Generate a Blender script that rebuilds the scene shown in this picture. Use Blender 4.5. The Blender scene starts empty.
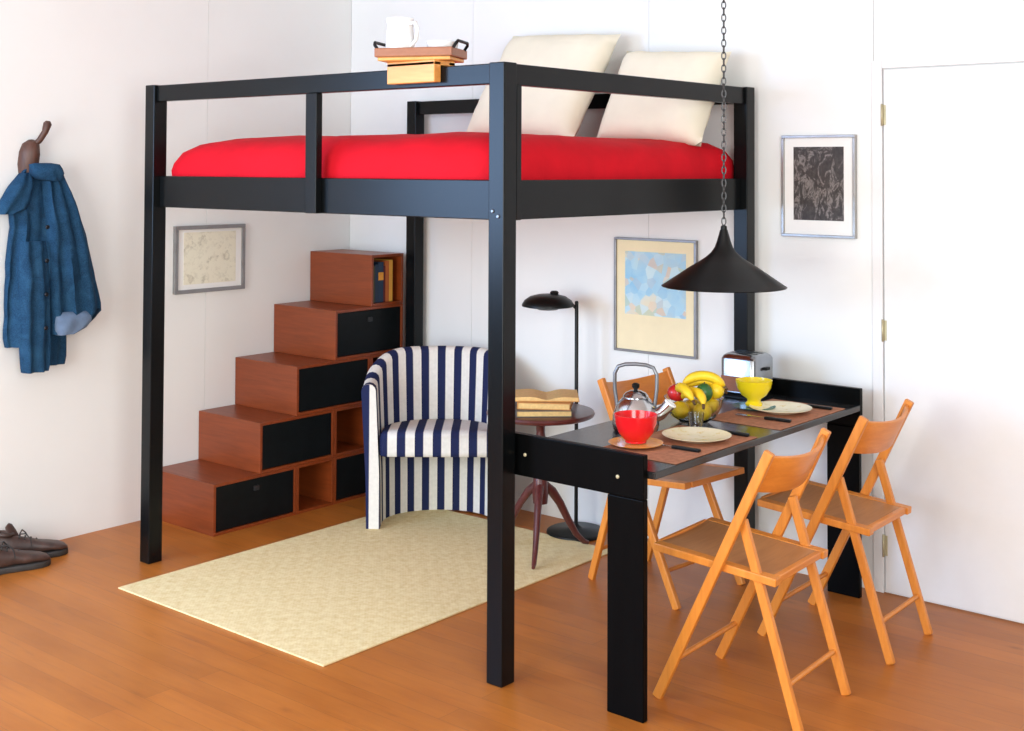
import bpy, bmesh, math, random
from mathutils import Vector, Matrix, Euler, noise
random.seed(7)
PI = math.pi
S = bpy.context.scene
COL = S.collection
WX, WY = -2.462, 1.629          # left wall plane, back wall plane
CEIL = 2.78

# ------------------------------------------------------------------ materials
def nt(name):
    m = bpy.data.materials.new(name); m.use_nodes = True
    n = m.node_tree; n.nodes.clear()
    o = n.nodes.new('ShaderNodeOutputMaterial'); b = n.nodes.new('ShaderNodeBsdfPrincipled')
    n.links.new(b.outputs[0], o.inputs[0])
    return m, n, b
def N(n, typ, **k):
    q = n.nodes.new(typ)
    for a, v in k.items(): setattr(q, a, v)
    return q
def coords(n, scale=(1,1,1), rot=(0,0,0), kind='Object', loc=(0,0,0)):
    t = N(n, 'ShaderNodeTexCoord'); mp = N(n, 'ShaderNodeMapping')
    mp.inputs['Scale'].default_value = scale; mp.inputs['Rotation'].default_value = rot
    mp.inputs['Location'].default_value = loc
    n.links.new(t.outputs[kind], mp.inputs[0]); return mp.outputs[0]
def ramp(n, fac, stops):
    r = N(n, 'ShaderNodeValToRGB'); e = r.color_ramp.elements
    while len(e) < len(stops): e.new(0.5)
    for x, (p, c) in zip(e, stops): x.position = p; x.color = (*c, 1)
    n.links.new(fac, r.inputs[0]); return r.outputs[0]
def bump(n, b, h, strength=.2, dist=.01):
    q = N(n, 'ShaderNodeBump'); q.inputs['Strength'].default_value = strength; q.inputs['Distance'].default_value = dist
    n.links.new(h, q.inputs['Height']); n.links.new(q.outputs[0], b.inputs['Normal'])
def nz(n, vec, scale, detail=4, rough=.55, dist=0):
    q = N(n, 'ShaderNodeTexNoise'); q.inputs['Scale'].default_value = scale
    q.inputs['Detail'].default_value = detail; q.inputs['Roughness'].default_value = rough
    q.inputs['Distortion'].default_value = dist
    n.links.new(vec, q.inputs['Vector']); return q.outputs['Fac']
def mix(n, fac, a, b, typ='MIX'):
    q = N(n, 'ShaderNodeMix', data_type='RGBA', blend_type=typ)
    if isinstance(fac, (int, float)): q.inputs[0].default_value = fac
    else: n.links.new(fac, q.inputs[0])
    for s, v in ((6, a), (7, b)):
        if isinstance(v, tuple): q.inputs[s].default_value = (*v, 1)
        else: n.links.new(v, q.inputs[s])
    return q.outputs[2]
def plain(name, c, rough=.5, metal=0, var=.06, scale=20, spec=.5, bumpy=0):
    m, n, b = nt(name)
    f = nz(n, coords(n), scale)
    lo = tuple(x*(1-var) for x in c); hi = tuple(min(1, x*(1+var)) for x in c)
    n.links.new(ramp(n, f, [(.3, lo), (.7, hi)]), b.inputs['Base Color'])
    b.inputs['Roughness'].default_value = rough; b.inputs['Metallic'].default_value = metal
    b.inputs['Specular IOR Level'].default_value = spec
    if bumpy: bump(n, b, f, bumpy, .003)
    return m
def wood(name, lo, hi, axis='x', rough=.4, scale=1.0, spec=.5, bmp=.08):
    m, n, b = nt(name)
    s = {'x': (1.2, 14, 14), 'y': (14, 1.2, 14), 'z': (14, 14, 1.2)}[axis]
    v = coords(n, tuple(q*scale for q in s))
    f = nz(n, v, 2.2, 6, .6, .6); g = nz(n, v, 9, 3)
    c = ramp(n, f, [(.28, lo), (.72, hi)])
    c = mix(n, .25, c, ramp(n, g, [(.35, lo), (.65, hi)]))
    n.links.new(c, b.inputs['Base Color']); b.inputs['Roughness'].default_value = rough
    b.inputs['Specular IOR Level'].default_value = spec
    bump(n, b, g, bmp, .002); return m
def glass_mat(name, c=(1,1,1), rough=.02):
    m, n, b = nt(name)
    b.inputs['Base Color'].default_value = (*c, 1); b.inputs['Transmission Weight'].default_value = 1
    b.inputs['Roughness'].default_value = rough; b.inputs['IOR'].default_value = 1.45; return m

M = {}
M['wall'] = plain('wall_paint', (.84,.85,.835), .6, var=.012, scale=3)
M['ceil'] = plain('ceiling_paint', (.82,.82,.80), .7, var=.01)
M['door'] = plain('door_paint', (.80,.805,.81), .4, var=.01)
M['black'] = wood('black_stained_wood', (.0022,.0028,.0032), (.0045,.0053,.006), 'z', .26, spec=.2, bmp=.012)
M['blackt'] = wood('black_table_wood', (.0009,.0011,.0012), (.0018,.0021,.0023), 'z', .36, spec=.07, bmp=.012)
M['blackx'] = wood('black_stained_rail', (.0022,.0028,.0032), (.0045,.0053,.006), 'x', .26, spec=.2, bmp=.012)
M['tabletop'] = wood('black_table_top', (.010,.011,.012), (.018,.019,.020), 'y', .22)
M['cherry'] = wood('cherry_veneer', (.175,.032,.006), (.285,.055,.011), 'x', .38)
M['inner'] = wood('cherry_inside', (.15,.040,.015), (.25,.066,.024), 'x', .5)
M['drawer'] = plain('black_drawer_front', (.0045,.0065,.0075), .45, var=.2, spec=.16)
M['pine'] = wood('orange_beech', (.60,.19,.024), (.78,.29,.045), 'z', .35)
M['pinex'] = wood('orange_beech_board', (.62,.19,.025), (.78,.28,.045), 'y', .33)
M['cane'] = wood('tan_seat_ply', (.40,.165,.055), (.55,.245,.09), 'y', .45)
M['mahog'] = wood('dark_mahogany', (.055,.012,.012), (.13,.028,.026), 'z', .3)
M['traywood'] = wood('tray_wood', (.26,.085,.035), (.36,.13,.055), 'x', .4)
M['clamp'] = wood('light_orange_wood', (.70,.27,.055), (.88,.42,.11), 'x', .4)
M['red'] = plain('red_cotton', (.60,.005,.015), .8, var=.10, scale=7, spec=.15, bumpy=.5)
M['cream'] = plain('cream_cotton', (.88,.82,.66), .85, var=.05, scale=5, spec=.2, bumpy=.2)
M['steel'] = plain('polished_steel', (.58,.59,.61), .2, 1, var=.05)
M['chainmetal'] = plain('dark_chain_metal', (.07,.07,.072), .35, .8, var=.1)
M['pull'] = plain('dark_grey_pull', (.025,.027,.03), .5, .3, var=.1)
M['tsteel'] = plain('brushed_toaster_steel', (.33,.34,.36), .24, 1, var=.08)
M['dsteel'] = plain('grey_steel', (.22,.23,.25), .35, .8, var=.1)
M['blackmetal'] = plain('black_metal', (.005,.0055,.0055), .4, .0, var=.1, spec=.25)
M['redcer'] = plain('red_ceramic', (.75,.012,.016), .18, var=.02)
M['yelcer'] = plain('yellow_ceramic', (.90,.68,.012), .18, var=.02)
M['teal'] = plain('teal_ceramic', (.03,.19,.18), .2, var=.05)
M['ochre'] = plain('ochre_ceramic', (.78,.36,.06), .25, var=.15, scale=30)
M['white'] = plain('white_ceramic', (.85,.85,.84), .2, var=.01)
M['mat'] = plain('terracotta_mat', (.43,.19,.11), .8, var=.2, scale=60, spec=.15)
M['brass'] = plain('old_brass', (.52,.47,.30), .4, .3, var=.1)
M['pframe'] = plain('grey_frame', (.27,.27,.275), .35, .5, var=.1)
M['pframed'] = plain('pale_metal_frame', (.36,.35,.34), .3, .6, var=.1)
M['paper'] = plain('white_mount', (.85,.85,.83), .6, var=.01)
M['leather'] = plain('brown_leather', (.065,.035,.028), .45, var=.35, scale=25, bumpy=.3)
M['sole'] = plain('dark_sole', (.035,.032,.030), .6, var=.15)
M['hook'] = wood('carved_dark_wood', (.050,.020,.012), (.11,.045,.028), 'z', .5)
M['banana'] = plain('banana_skin', (.88,.58,.02), .45, var=.10, scale=25)
M['apple'] = plain('apple_skin', (.55,.02,.02), .25, var=.25, scale=18)
M['lemon'] = plain('lemon_skin', (.90,.62,.02), .4, var=.06, bumpy=.2, scale=90)
M['avocado'] = plain('green_skin', (.03,.12,.03), .4, var=.3, scale=50, bumpy=.3)
M['stem'] = plain('brown_stem', (.10,.05,.02), .6)
M['glass'] = glass_mat('clear_glass')
M['oldpages'] = plain('yellowed_pages', (.74,.50,.20), .8, var=.1, scale=90)
M['pages'] = plain('book_pages', (.80,.70,.48), .8, var=.06, scale=120)
M['lining'] = plain('grey_blue_lining', (.14,.20,.30), .9, var=.15, spec=.1)
M['button'] = plain('dark_button', (.03,.03,.035), .3, .8)
M['bulb'] = plain('opal_bulb', (.85,.84,.80), .3, var=.01)

def make_denim():
    m, n, b = nt('blue_denim')
    v = coords(n, (1,1,1)); f = nz(n, v, 11, 6, .65, .6); g = nz(n, v, 260, 2)
    c = ramp(n, f, [(.25, (.004,.019,.046)), (.5, (.010,.045,.100)), (.8, (.028,.100,.195))])
    c = mix(n, .3, c, ramp(n, g, [(.35, (.006,.022,.05)), (.65, (.035,.11,.21))]))
    n.links.new(c, b.inputs['Base Color']); b.inputs['Roughness'].default_value = .9
    b.inputs['Specular IOR Level'].default_value = .15; bump(n, b, f, .25, .01); return m
M['denim'] = make_denim()
M['cuff'] = plain('dark_denim_cuff', (.008,.022,.045), .9, var=.35, scale=30, spec=.1, bumpy=.3)
M['seam'] = plain('pale_denim_seam', (.07,.17,.28), .9, var=.2, scale=60, spec=.1)

def make_floor():
    m, n, b = nt('floor_boards')
    v = coords(n, (1,1,1))
    br = N(n, 'ShaderNodeTexBrick'); n.links.new(v, br.inputs['Vector'])
    br.inputs['Scale'].default_value = 1; br.inputs['Brick Width'].default_value = 2.1
    br.inputs['Row Height'].default_value = .095; br.inputs['Mortar Size'].default_value = .0012
    br.inputs['Mortar Smooth'].default_value = .3; br.offset = .37; br.inputs['Bias'].default_value = 0
    br.inputs['Color1'].default_value = (.0,.0,.0,1); br.inputs['Color2'].default_value = (1,1,1,1); br.inputs['Mortar'].default_value = (.5,.5,.5,1)
    st = coords(n, (1.1, 16, 1)); f = nz(n, st, 2.6, 7, .62, .9); k = nz(n, coords(n, (1.6, 5, 1)), 1.3, 3)
    base = ramp(n, f, [(.22, (.25,.070,.010)), (.42, (.43,.133,.019)), (.8, (.52,.178,.030))])
    tint = ramp(n, br.outputs['Color'], [(0, (.80,.78,.76)), (1, (1.12,1.10,1.06))])
    c = mix(n, .8, base, tint, 'MULTIPLY')
    c = mix(n, .35, c, ramp(n, k, [(.3, (.29,.078,.010)), (.7, (.56,.195,.034))]))
    vo = N(n, 'ShaderNodeTexVoronoi'); vo.inputs['Scale'].default_value = 3.0
    n.links.new(coords(n, (.8,1.5,1)), vo.inputs['Vector'])
    knot = ramp(n, vo.outputs['Distance'], [(.0, (.10,.04,.02)), (.045, (.75,.7,.65)), (.09, (1,1,1))])
    c = mix(n, .55, c, knot, 'MULTIPLY')
    sm = N(n, 'ShaderNodeMath', operation='MULTIPLY'); sm.inputs[1].default_value = .45; n.links.new(br.outputs['Fac'], sm.inputs[0])
    c = mix(n, sm.outputs[0], c, (.16,.06,.022))
    n.links.new(c, b.inputs['Base Color'])
    r = ramp(n, f, [(.2, (.34,)*3), (.8, (.44,)*3)]); n.links.new(r, b.inputs['Roughness'])
    b.inputs['Specular IOR Level'].default_value = .35
    bump(n, b, br.outputs['Fac'], .15, .001); return m
M['floor'] = make_floor()

def make_rug():
    m, n, b = nt('woven_straw')
    v = coords(n, (1,1,1))
    w = N(n, 'ShaderNodeTexWave', wave_type='BANDS', bands_direction='DIAGONAL'); w.inputs['Scale'].default_value = 42
    w.inputs['Distortion'].default_value = 1.2; n.links.new(v, w.inputs['Vector'])
    f = nz(n, v, 45, 6, .7); ch = N(n, 'ShaderNodeTexChecker'); ch.inputs['Scale'].default_value = 22; n.links.new(v, ch.inputs['Vector'])
    c = ramp(n, f, [(.3, (.70,.53,.25)), (.7, (.90,.77,.46))])
    c = mix(n, .08, c, ramp(n, w.outputs['Fac'], [(.2, (.68,.52,.25)), (.8, (.90,.79,.50))]))
    c = mix(n, .10, c, ramp(n, ch.outputs['Fac'], [(.4, (.74,.58,.28)), (.6, (.90,.79,.50))]))
    n.links.new(c, b.inputs['Base Color']); b.inputs['Roughness'].default_value = .85
    b.inputs['Specular IOR Level'].default_value = .2; bump(n, b, f, .3, .002); return m
M['rug'] = make_rug()

def make_stripe():
    m, n, b = nt('navy_and_cream_stripe')
    uv = N(n, 'ShaderNodeUVMap'); uv.uv_map = 'UVMap'
    sx = N(n, 'ShaderNodeSeparateXYZ'); n.links.new(uv.outputs[0], sx.inputs[0])
    fr = N(n, 'ShaderNodeMath', operation='FRACT'); n.links.new(sx.outputs[0], fr.inputs[0])
    c = ramp(n, fr.outputs[0], [(0, (.014,.020,.075)), (.46, (.016,.024,.085)), (.50, (.80,.78,.73)), (.96, (.80,.78,.73))])
    f = nz(n, coords(n), 60, 3)
    c = mix(n, .5, c, ramp(n, f, [(.3, (.82,.82,.82)), (.7, (1,1,1))]), 'MULTIPLY')
    n.links.new(c, b.inputs['Base Color']); b.inputs['Roughness'].default_value = .85
    b.inputs['Specular IOR Level'].default_value = .2; return m
M['stripe'] = make_stripe()

def art(name, kind):
    m, n, b = nt(name); b.inputs['Roughness'].default_value = .5
    if kind == 'poster':
        v = coords(n, (1,1,1)); vo = N(n, 'ShaderNodeTexVoronoi'); vo.inputs['Scale'].default_value = 26
        n.links.new(v, vo.inputs['Vector']); s = N(n, 'ShaderNodeSeparateColor'); n.links.new(vo.outputs['Color'], s.inputs[0])
        c = ramp(n, s.outputs[0], [(0, (.22,.50,.74)), (.34, (.34,.62,.80)), (.5, (.62,.78,.82)), (.62, (.20,.42,.70)), (.74, (.80,.72,.50)), (.84, (.80,.42,.22)), (.92, (.40,.52,.36))])
        f = nz(n, v, 5, 3); c = mix(n, .45, c, ramp(n, f, [(.35, (.26,.55,.78)), (.5, (.55,.76,.82)), (.68, (.82,.74,.52))]))
    elif kind == 'sketch':
        v = coords(n, (1,1,1)); f = nz(n, v, 16, 6, .65); g = nz(n, v, 38, 4, .7)
        c = ramp(n, f, [(.40, (.80,.77,.62)), (.56, (.80,.77,.62)), (.62, (.50,.47,.36)), (.68, (.80,.76,.60))])
        c = mix(n, .35, c, ramp(n, g, [(.50, (.83,.80,.66)), (.62, (.55,.52,.42))]))
    else:
        v = coords(n, (14,1,8)); f = nz(n, v, 1.9, 5, .65, 1.4); g = nz(n, coords(n, (30,1,22)), 1.5, 4)
        c = ramp(n, f, [(.38, (.022,.017,.016)), (.50, (.045,.037,.035)), (.58, (.30,.27,.26)), (.64, (.05,.04,.038)), (.72, (.16,.14,.13))])
        c = mix(n, .3, c, ramp(n, g, [(.45, (.035,.026,.024)), (.7, (.11,.095,.09))]))
    n.links.new(c, b.inputs['Base Color']); return m
M['artposter'] = art('blue_print', 'poster'); M['artsketch'] = art('faint_sketch', 'sketch'); M['artdark'] = art('dark_print', 'dark')
M['posterpaper'] = plain('cream_print_paper', (.88,.77,.50), .6, var=.02)

def make_plate():
    m, n, b = nt('speckled_plate_glaze')
    v = coords(n); f = nz(n, v, 40, 4, .6); g = nz(n, v, 22, 2)
    c = ramp(n, f, [(.3, (.92,.85,.60)), (.58, (.92,.86,.66)), (.68, (.80,.60,.18)), (.75, (.92,.85,.62))])
    c = mix(n, .3, c, ramp(n, g, [(.45, (.92,.86,.66)), (.72, (.72,.68,.30))]))
    n.links.new(c, b.inputs['Base Color']); b.inputs['Roughness'].default_value = .25; return m
M['plate'] = make_plate()

# ------------------------------------------------------------------ mesh building
class MB:
    def __init__(s): s.bm = bmesh.new(); s.uv = None
    def box(s, x0, x1, y0, y1, z0, z1, mtx=None):
        vs = [Vector((x, y, z)) for x in (x0, x1) for y in (y0, y1) for z in (z0, z1)]
        if mtx: vs = [mtx @ v for v in vs]
        v = [s.bm.verts.new(p) for p in vs]
        for f in ((0,1,3,2),(4,6,7,5),(0,4,5,1),(2,3,7,6),(0,2,6,4),(1,5,7,3)): s.bm.faces.new([v[i] for i in f])
        return s
    def bar(s, p, q, w, d, side=Vector((0,1,0))):
        p, q = Vector(p), Vector(q); z = (q-p); L = z.length; z.normalize()
        y = (side - z*side.dot(z)).normalized(); x = y.cross(z)
        m = Matrix((x, y, z)).transposed().to_4x4(); m.translation = p
        return s.box(-d/2, d/2, -w/2, w/2, 0, L, m)
    def rings(s, rings, cap0=True, cap1=True, closed=True, uvs=None):
        R = [[s.bm.verts.new(p) for p in r] for r in rings]; n = len(R[0])
        lay = None
        if uvs: lay = s.bm.loops.layers.uv.get('UVMap') or s.bm.loops.layers.uv.new('UVMap')
        for i in range(len(R)-1):
            for j in range(n if closed else n-1):
                k = (j+1) % n
                f = s.bm.faces.new((R[i][j], R[i][k], R[i+1][k], R[i+1][j])); f.smooth = True
                if lay:
                    kk = j+1
                    for l, (a, c) in zip(f.loops, ((i,j),(i,kk),(i+1,kk),(i+1,j))): l[lay].uv = uvs(a, c)
        if cap0: s.bm.faces.new(list(reversed(R[0])))
        if cap1: s.bm.faces.new(R[-1])
        return R
    def lathe(s, prof, c=(0,0,0), seg=32, mtx=None, cap0=True, cap1=True, sx=1, sy=1):
        rs = []
        for r, z in prof:
            ring = [Vector((c[0]+sx*r*math.cos(2*PI*i/seg), c[1]+sy*r*math.sin(2*PI*i/seg), c[2]+z)) for i in range(seg)]
            rs.append([mtx @ p for p in ring] if mtx else ring)
        s.rings(rs, cap0, cap1); return s
    def tube(s, pts, rad, seg=10, flat=1.0):
        pts = [Vector(p) for p in pts]; rs = []
        if not isinstance(rad, (list, tuple)): rad = [rad]*len(pts)
        ref = None
        for i, p in enumerate(pts):
            t = (pts[min(i+1, len(pts)-1)] - pts[max(i-1, 0)]).normalized()
            if ref is None: ref = t.orthogonal().normalized()
            ref = (ref - t*ref.dot(t)).normalized(); b = t.cross(ref)
            rs.append([p + ref*rad[i]*math.cos(2*PI*k/seg) + b*rad[i]*flat*math.sin(2*PI*k/seg) for k in range(seg)])
        s.rings(rs); return s
    def ball(s, c, r, sx=1, sy=1, sz=1, seg=16, mtx=None):
        g = bmesh.ops.create_uvsphere(s.bm, u_segments=seg, v_segments=seg//2+2, radius=r)
        for v in g['verts']:
            p = Vector((v.co.x*sx, v.co.y*sy, v.co.z*sz)); p = mtx @ p if mtx else p; v.co = p + Vector(c)
        return s
    def torus(s, c, R, r, axis=Vector((0,0,1)), seg=16, rs=6, stretch=1, along=Vector((0,0,1))):
        axis = Vector(axis).normalized(); a = (Vector(along) - axis*axis.dot(Vector(along)))
        a = a.normalized() if a.length > 1e-6 else axis.orthogonal().normalized(); b = axis.cross(a)
        R_ = []
        for i in range(seg):
            t = 2*PI*i/seg; d = a*math.cos(t)*stretch + b*math.sin(t); dn = (a*math.cos(t) + b*math.sin(t)).normalized()
            R_.append([Vector(c) + d*R + (dn*math.cos(2*PI*k/rs) + axis*math.sin(2*PI*k/rs))*r for k in range(rs)])
        R_.append(R_[0]); vs = [[s.bm.verts.new(p) for p in ring] for ring in R_[:-1]]; vs.append(vs[0])
        for i in range(seg):
            for k in range(rs): s.bm.faces.new((vs[i][k], vs[i][(k+1)%rs], vs[i+1][(k+1)%rs], vs[i+1][k]))
        return s
    def build(s, name, mat, parent=None, bevel=0, smooth=None, loc=(0,0,0), rot=(0,0,0), subd=0, seg=2):
        bmesh.ops.recalc_face_normals(s.bm, faces=s.bm.faces)
        me = bpy.data.meshes.new(name); s.bm.to_mesh(me); s.bm.free()
        me.materials.append(mat if not isinstance(mat, str) else M[mat])
        if smooth is not None:
            for p in me.polygons: p.use_smooth = True
            me.set_sharp_from_angle(angle=math.radians(smooth))
        o = bpy.data.objects.new(name, me); COL.objects.link(o)
        o.location = loc; o.rotation_euler = rot
        if parent is not None: o.parent = parent
        if bevel:
            b = o.modifiers.new('bevel', 'BEVEL'); b.width = bevel; b.segments = seg; b.limit_method = 'ANGLE'; b.angle_limit = math.radians(40)
        if subd:
            d = o.modifiers.new('subd', 'SUBSURF'); d.levels = d.render_levels = subd
        return o
def tag(o, label, cat, group=None):
    o['label'] = label; o['category'] = cat
    if group: o['group'] = group
    return o
def thing(name, label, cat, loc=(0,0,0), rz=0, group=None, rot=None):
    o = bpy.data.objects.new(name, None); COL.objects.link(o); o.empty_display_size = .1
    o.location = loc; o.rotation_euler = rot or (0,0,rz); return tag(o, label, cat, group)
def dup(root, label, loc, rot):
    def cp(o, par):
        c = o.copy(); COL.objects.link(c)
        if par: c.parent = par
        for ch in o.children: cp(ch, c)
        return c
    r = cp(root, None); r.location = loc; r.rotation_euler = rot; r['label'] = label; return r
def struct(o): o['kind'] = 'structure'; return o
def rrect(hx, hy, r, n=5):
    pts = []
    for cx, cy, a in ((hx-r, hy-r, 0), (-hx+r, hy-r, PI/2), (-hx+r, -hy+r, PI), (hx-r, -hy+r, 1.5*PI)):
        for i in range(n+1):
            t = a + PI/2*i/n; pts.append((cx + r*math.cos(t), cy + r*math.sin(t)))
    return pts

# ------------------------------------------------------------------ setting
struct(MB().box(WX-.1, 4.2, -4.6, WY+.1, -.1, 0).build('floor', 'floor'))
struct(MB().box(WX-.1, 4.2, -4.6, WY+.1, CEIL, CEIL+.1).build('ceiling', 'ceil'))
w = MB(); w.box(WX-.10, WX-.006, -1.75, WY, 0, CEIL)
ys = [-1.75, -.62, .696, WY]
for a, c in zip(ys, ys[1:]): w.box(WX-.0061, WX, a+.0008, c-.0008, 0, CEIL)
struct(w.build('wall_left', 'wall'))
w = MB(); w.box(WX-.1, 4.2, WY+.006, WY+.10, 0, CEIL)
xs_ = [WX, -1.584, -.544, .498]
for a, c in zip(xs_, xs_[1:]): w.box(a+.0008, c-.0008, WY, WY+.0061, 0, CEIL)
w.box(.5, 1.42, WY, WY+.0061, 2.034, CEIL); w.box(1.42, 4.2, WY, WY+.0061, 0, CEIL)
struct(w.build('wall_back', 'wall'))
# door with its frame, two plain leaf faces and three hinges
t = MB(); t.box(.494, .536, WY-.010, WY+.006, 0, 2.034); t.box(1.385, 1.42, WY-.010, WY+.006, 0, 2.034); t.box(.536, 1.385, WY-.010, WY+.006, 2.004, 2.034)
struct(t.build('trim_1', 'door', bevel=.002))
d = struct(MB().box(.540, 1.382, WY-.004, WY+.006, .006, 2.000).build('door_1', 'door', bevel=.002))
for z in (1.825, .998, .18):
    MB().lathe([(.0045,-.042),(.0045,.042)], (.537, WY-.012, z), 10).box(.538, .550, WY-.0065, WY-.0035, z-.038, z+.038).build('hinge', 'brass', d)

# ------------------------------------------------------------------ loft bed
BW, BL, A, BH = 1.943, 1.595, .0634, 1.95
ZT, ZB = 1.576, 1.4485
bed = thing('loft_bed', 'tall black-stained wooden loft bed frame standing in the room corner over the rug', 'bed', (-BW/2, BL/2, 0))
bo = (BW/2, -BL/2, 0)
for (x, y) in ((-A, 0), (-BW, 0), (-A, BL-A), (-BW, BL-A)):
    p = MB().box(x, x+A, y, y+A, 0, BH).build('post', 'black', bed, .003, loc=bo)
    if x == -A and y == 0:
        bt = MB()
        for (bx_, bz) in ((-.045, 1.478), (-.022, 1.462)):
            bt.lathe([(.006,0),(.006,.003),(.004,.0045)], seg=12, mtx=Matrix.Translation((bx_, 0, bz)) @ Matrix.Rotation(PI/2, 4, 'X'))
        bt.build('bolt', 'dsteel', p)
def part(nm, *b, m='blackx', bev=.003): return MB().box(*b).build(nm, m, bed, bev, loc=bo)
part('bed_rail', -BW+A, -A, .030, .056, ZB, ZT)
part('bed_rail', -BW+A, -A, BL+.001, BL+.021, ZB, ZT)
part('bed_rail', -.056, -.030, A, BL-A, ZB, ZT)
part('bed_rail', -BW+.002, -BW+.026, A, BL-A, ZB, ZT)
part('guard_rail', -BW+A, -A, .012, .046, 1.882, BH-.002)
part('guard_rail', -BW+A, -A, BL-.046, BL-.012, 1.882, BH-.002)
part('guard_rail', -.046, -.012, A, BL-A, 1.880, BH-.002)
part('upright', -.944, -.884, .001, .030, ZB, 1.882, m='black')
part('upright', -.030, -.002, A+.001, A+.028, ZB, 1.880, m='black')
sl = MB()
for i in range(12):
    x = -BW + .15 + i*.149; sl.box(x-.035, x+.035, .056, BL-.056, ZB+.016, ZB+.036)
sl.box(-BW+A, -A, .056, .080, ZB, ZB+.016); sl.box(-BW+A, -A, BL-.080, BL-.056, ZB, ZB+.016)
sl.build('slat_base', 'pinex', bed, loc=bo)

# mattress under a red sheet: one soft rounded slab
def mattress():
    mb = MB(); hx, hy = (BW-.110)/2, (BL-.067)/2; rs = []
    prof = [(0, 1.490, .0), (0, 1.49, .0), (.004, 1.56, 0), (.002, 1.60, 0), (.010, 1.650, 0), (.035, 1.690, 0), (.085, 1.716, 0), (.19, 1.732, 0), (.38, 1.742, 0), (.6, 1.744, 0)]
    for ins, z, _ in prof[1:]:
        pts = []
        n = 36
        hx2, hy2 = hx-ins, hy-ins
        r = .036
        base = rrect(hx2, hy2, r, 4); dense = []
        for a, b in zip(base, base[1:]+base[:1]):
            L = math.dist(a, b); k = max(1, int(L/.09))
            for q in range(k): dense.append((a[0]+(b[0]-a[0])*q/k, a[1]+(b[1]-a[1])*q/k))
        rs.append(dense)
    cnt = len(rs[0])
    def resample(poly, n):
        L = [0]
        for a, b in zip(poly, poly[1:]+poly[:1]): L.append(L[-1]+math.dist(a, b))
        out = []; P = poly+poly[:1]; j = 0
        for i in range(n):
            t = L[-1]*i/n
            while L[j+1] < t: j += 1
            u = (t-L[j])/(L[j+1]-L[j]+1e-12); out.append((P[j][0]+(P[j+1][0]-P[j][0])*u, P[j][1]+(P[j+1][1]-P[j][1])*u))
        return out
    R = []
    for poly, (ins, z, _) in zip(rs, prof[1:]):
        ring = []
        for (x, y) in resample(poly, 96):
            nx, nyy = x+.0, y
            dz = .010*noise.noise(Vector((x*3.2, y*3.2, 1.3))) + .006*noise.noise(Vector((x*9, y*9, 4)))
            # ends slope down at the foot (low x)
            e = max(0, (-x - (hx-.25))/.25); dz -= .036*e*e*(1 if z > 1.6 else 0)
            k = min(1, max(0, (z-1.55)/.08))
            bulge = .006*noise.noise(Vector((x*6, y*6, z*9)))*k
            L = math.hypot(x, y)
            ring.append(Vector((x + x/L*bulge, y + y/L*bulge, z + dz*k)))
        R.append(ring)
    mb.rings(R)
    return mb.build('mattress', 'red', None, smooth=60, loc=(-BW/2-.013, BL/2+.0325, 0))
tag(mattress(), 'mattress in a bright red sheet lying on the loft bed', 'mattress')

def pillow(label, x0, x1, y0, y1, z0, z1, th, roll=0, seed=0):
    W, H = x1-x0, math.hypot(y1-y0, z1-z0); n = 18
    mb = MB(); fr, bk = [], []
    for side, store in ((1, fr), (-1, bk)):
        for i in range(n+1):
            row = []
            for j in range(n+1):
                u, v = 2*i/n-1, 2*j/n-1
                pinch = 1 - .055*(1-abs(v)**2)*(abs(u)**6) ; pv = 1 - .05*(1-abs(u)**2)*(abs(v)**6)
                h = th*.5*max(0, (1-u**4)*(1-v**4))**.55
                h += (.010*noise.noise(Vector((u*2.2+seed, v*2.2, side))) + .005*noise.noise(Vector((u*6+seed, v*6, side))))*min(1, h/.03)
                row.append(Vector((u*W/2*pinch, side*-h, v*H/2*pv)))
            store.append(row)
    grid = {}
    for side, st in ((1, fr), (-1, bk)):
        for i in range(n+1):
            for j in range(n+1):
                edge = i in (0, n) or j in (0, n)
                key = (0 if edge else side, i, j)
                if key not in grid: grid[key] = mb.bm.verts.new(st[i][j] if not edge else Vector((st[i][j].x, 0, st[i][j].z)))
    g = lambda s, i, j: grid[(0 if (i in (0, n) or j in (0, n)) else s, i, j)]
    for s_ in (1, -1):
        for i in range(n):
            for j in range(n): mb.bm.faces.new((g(s_, i, j), g(s_, i+1, j), g(s_, i+1, j+1), g(s_, i, j+1)))
    lean = -math.atan2(y1-y0, z1-z0)
    o = mb.build('pillow', 'cream', smooth=80, loc=((x0+x1)/2, (y0+y1)/2, (z0+z1)/2), rot=(lean, roll, 0))
    return tag(o, label, 'pillow', 'pillows on the loft bed')
pillow('larger cream pillow leaning on the bed head, behind the tall front post', -1.255, -.635, 1.205, 1.53, 1.732, 2.222, .17, .05, 1)
pillow('smaller cream pillow leaning on the bed head, beside the hanging lamp chain', -.585, -.065, 1.30, 1.50, 1.718, 2.110, .16, .06, 5)

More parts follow.
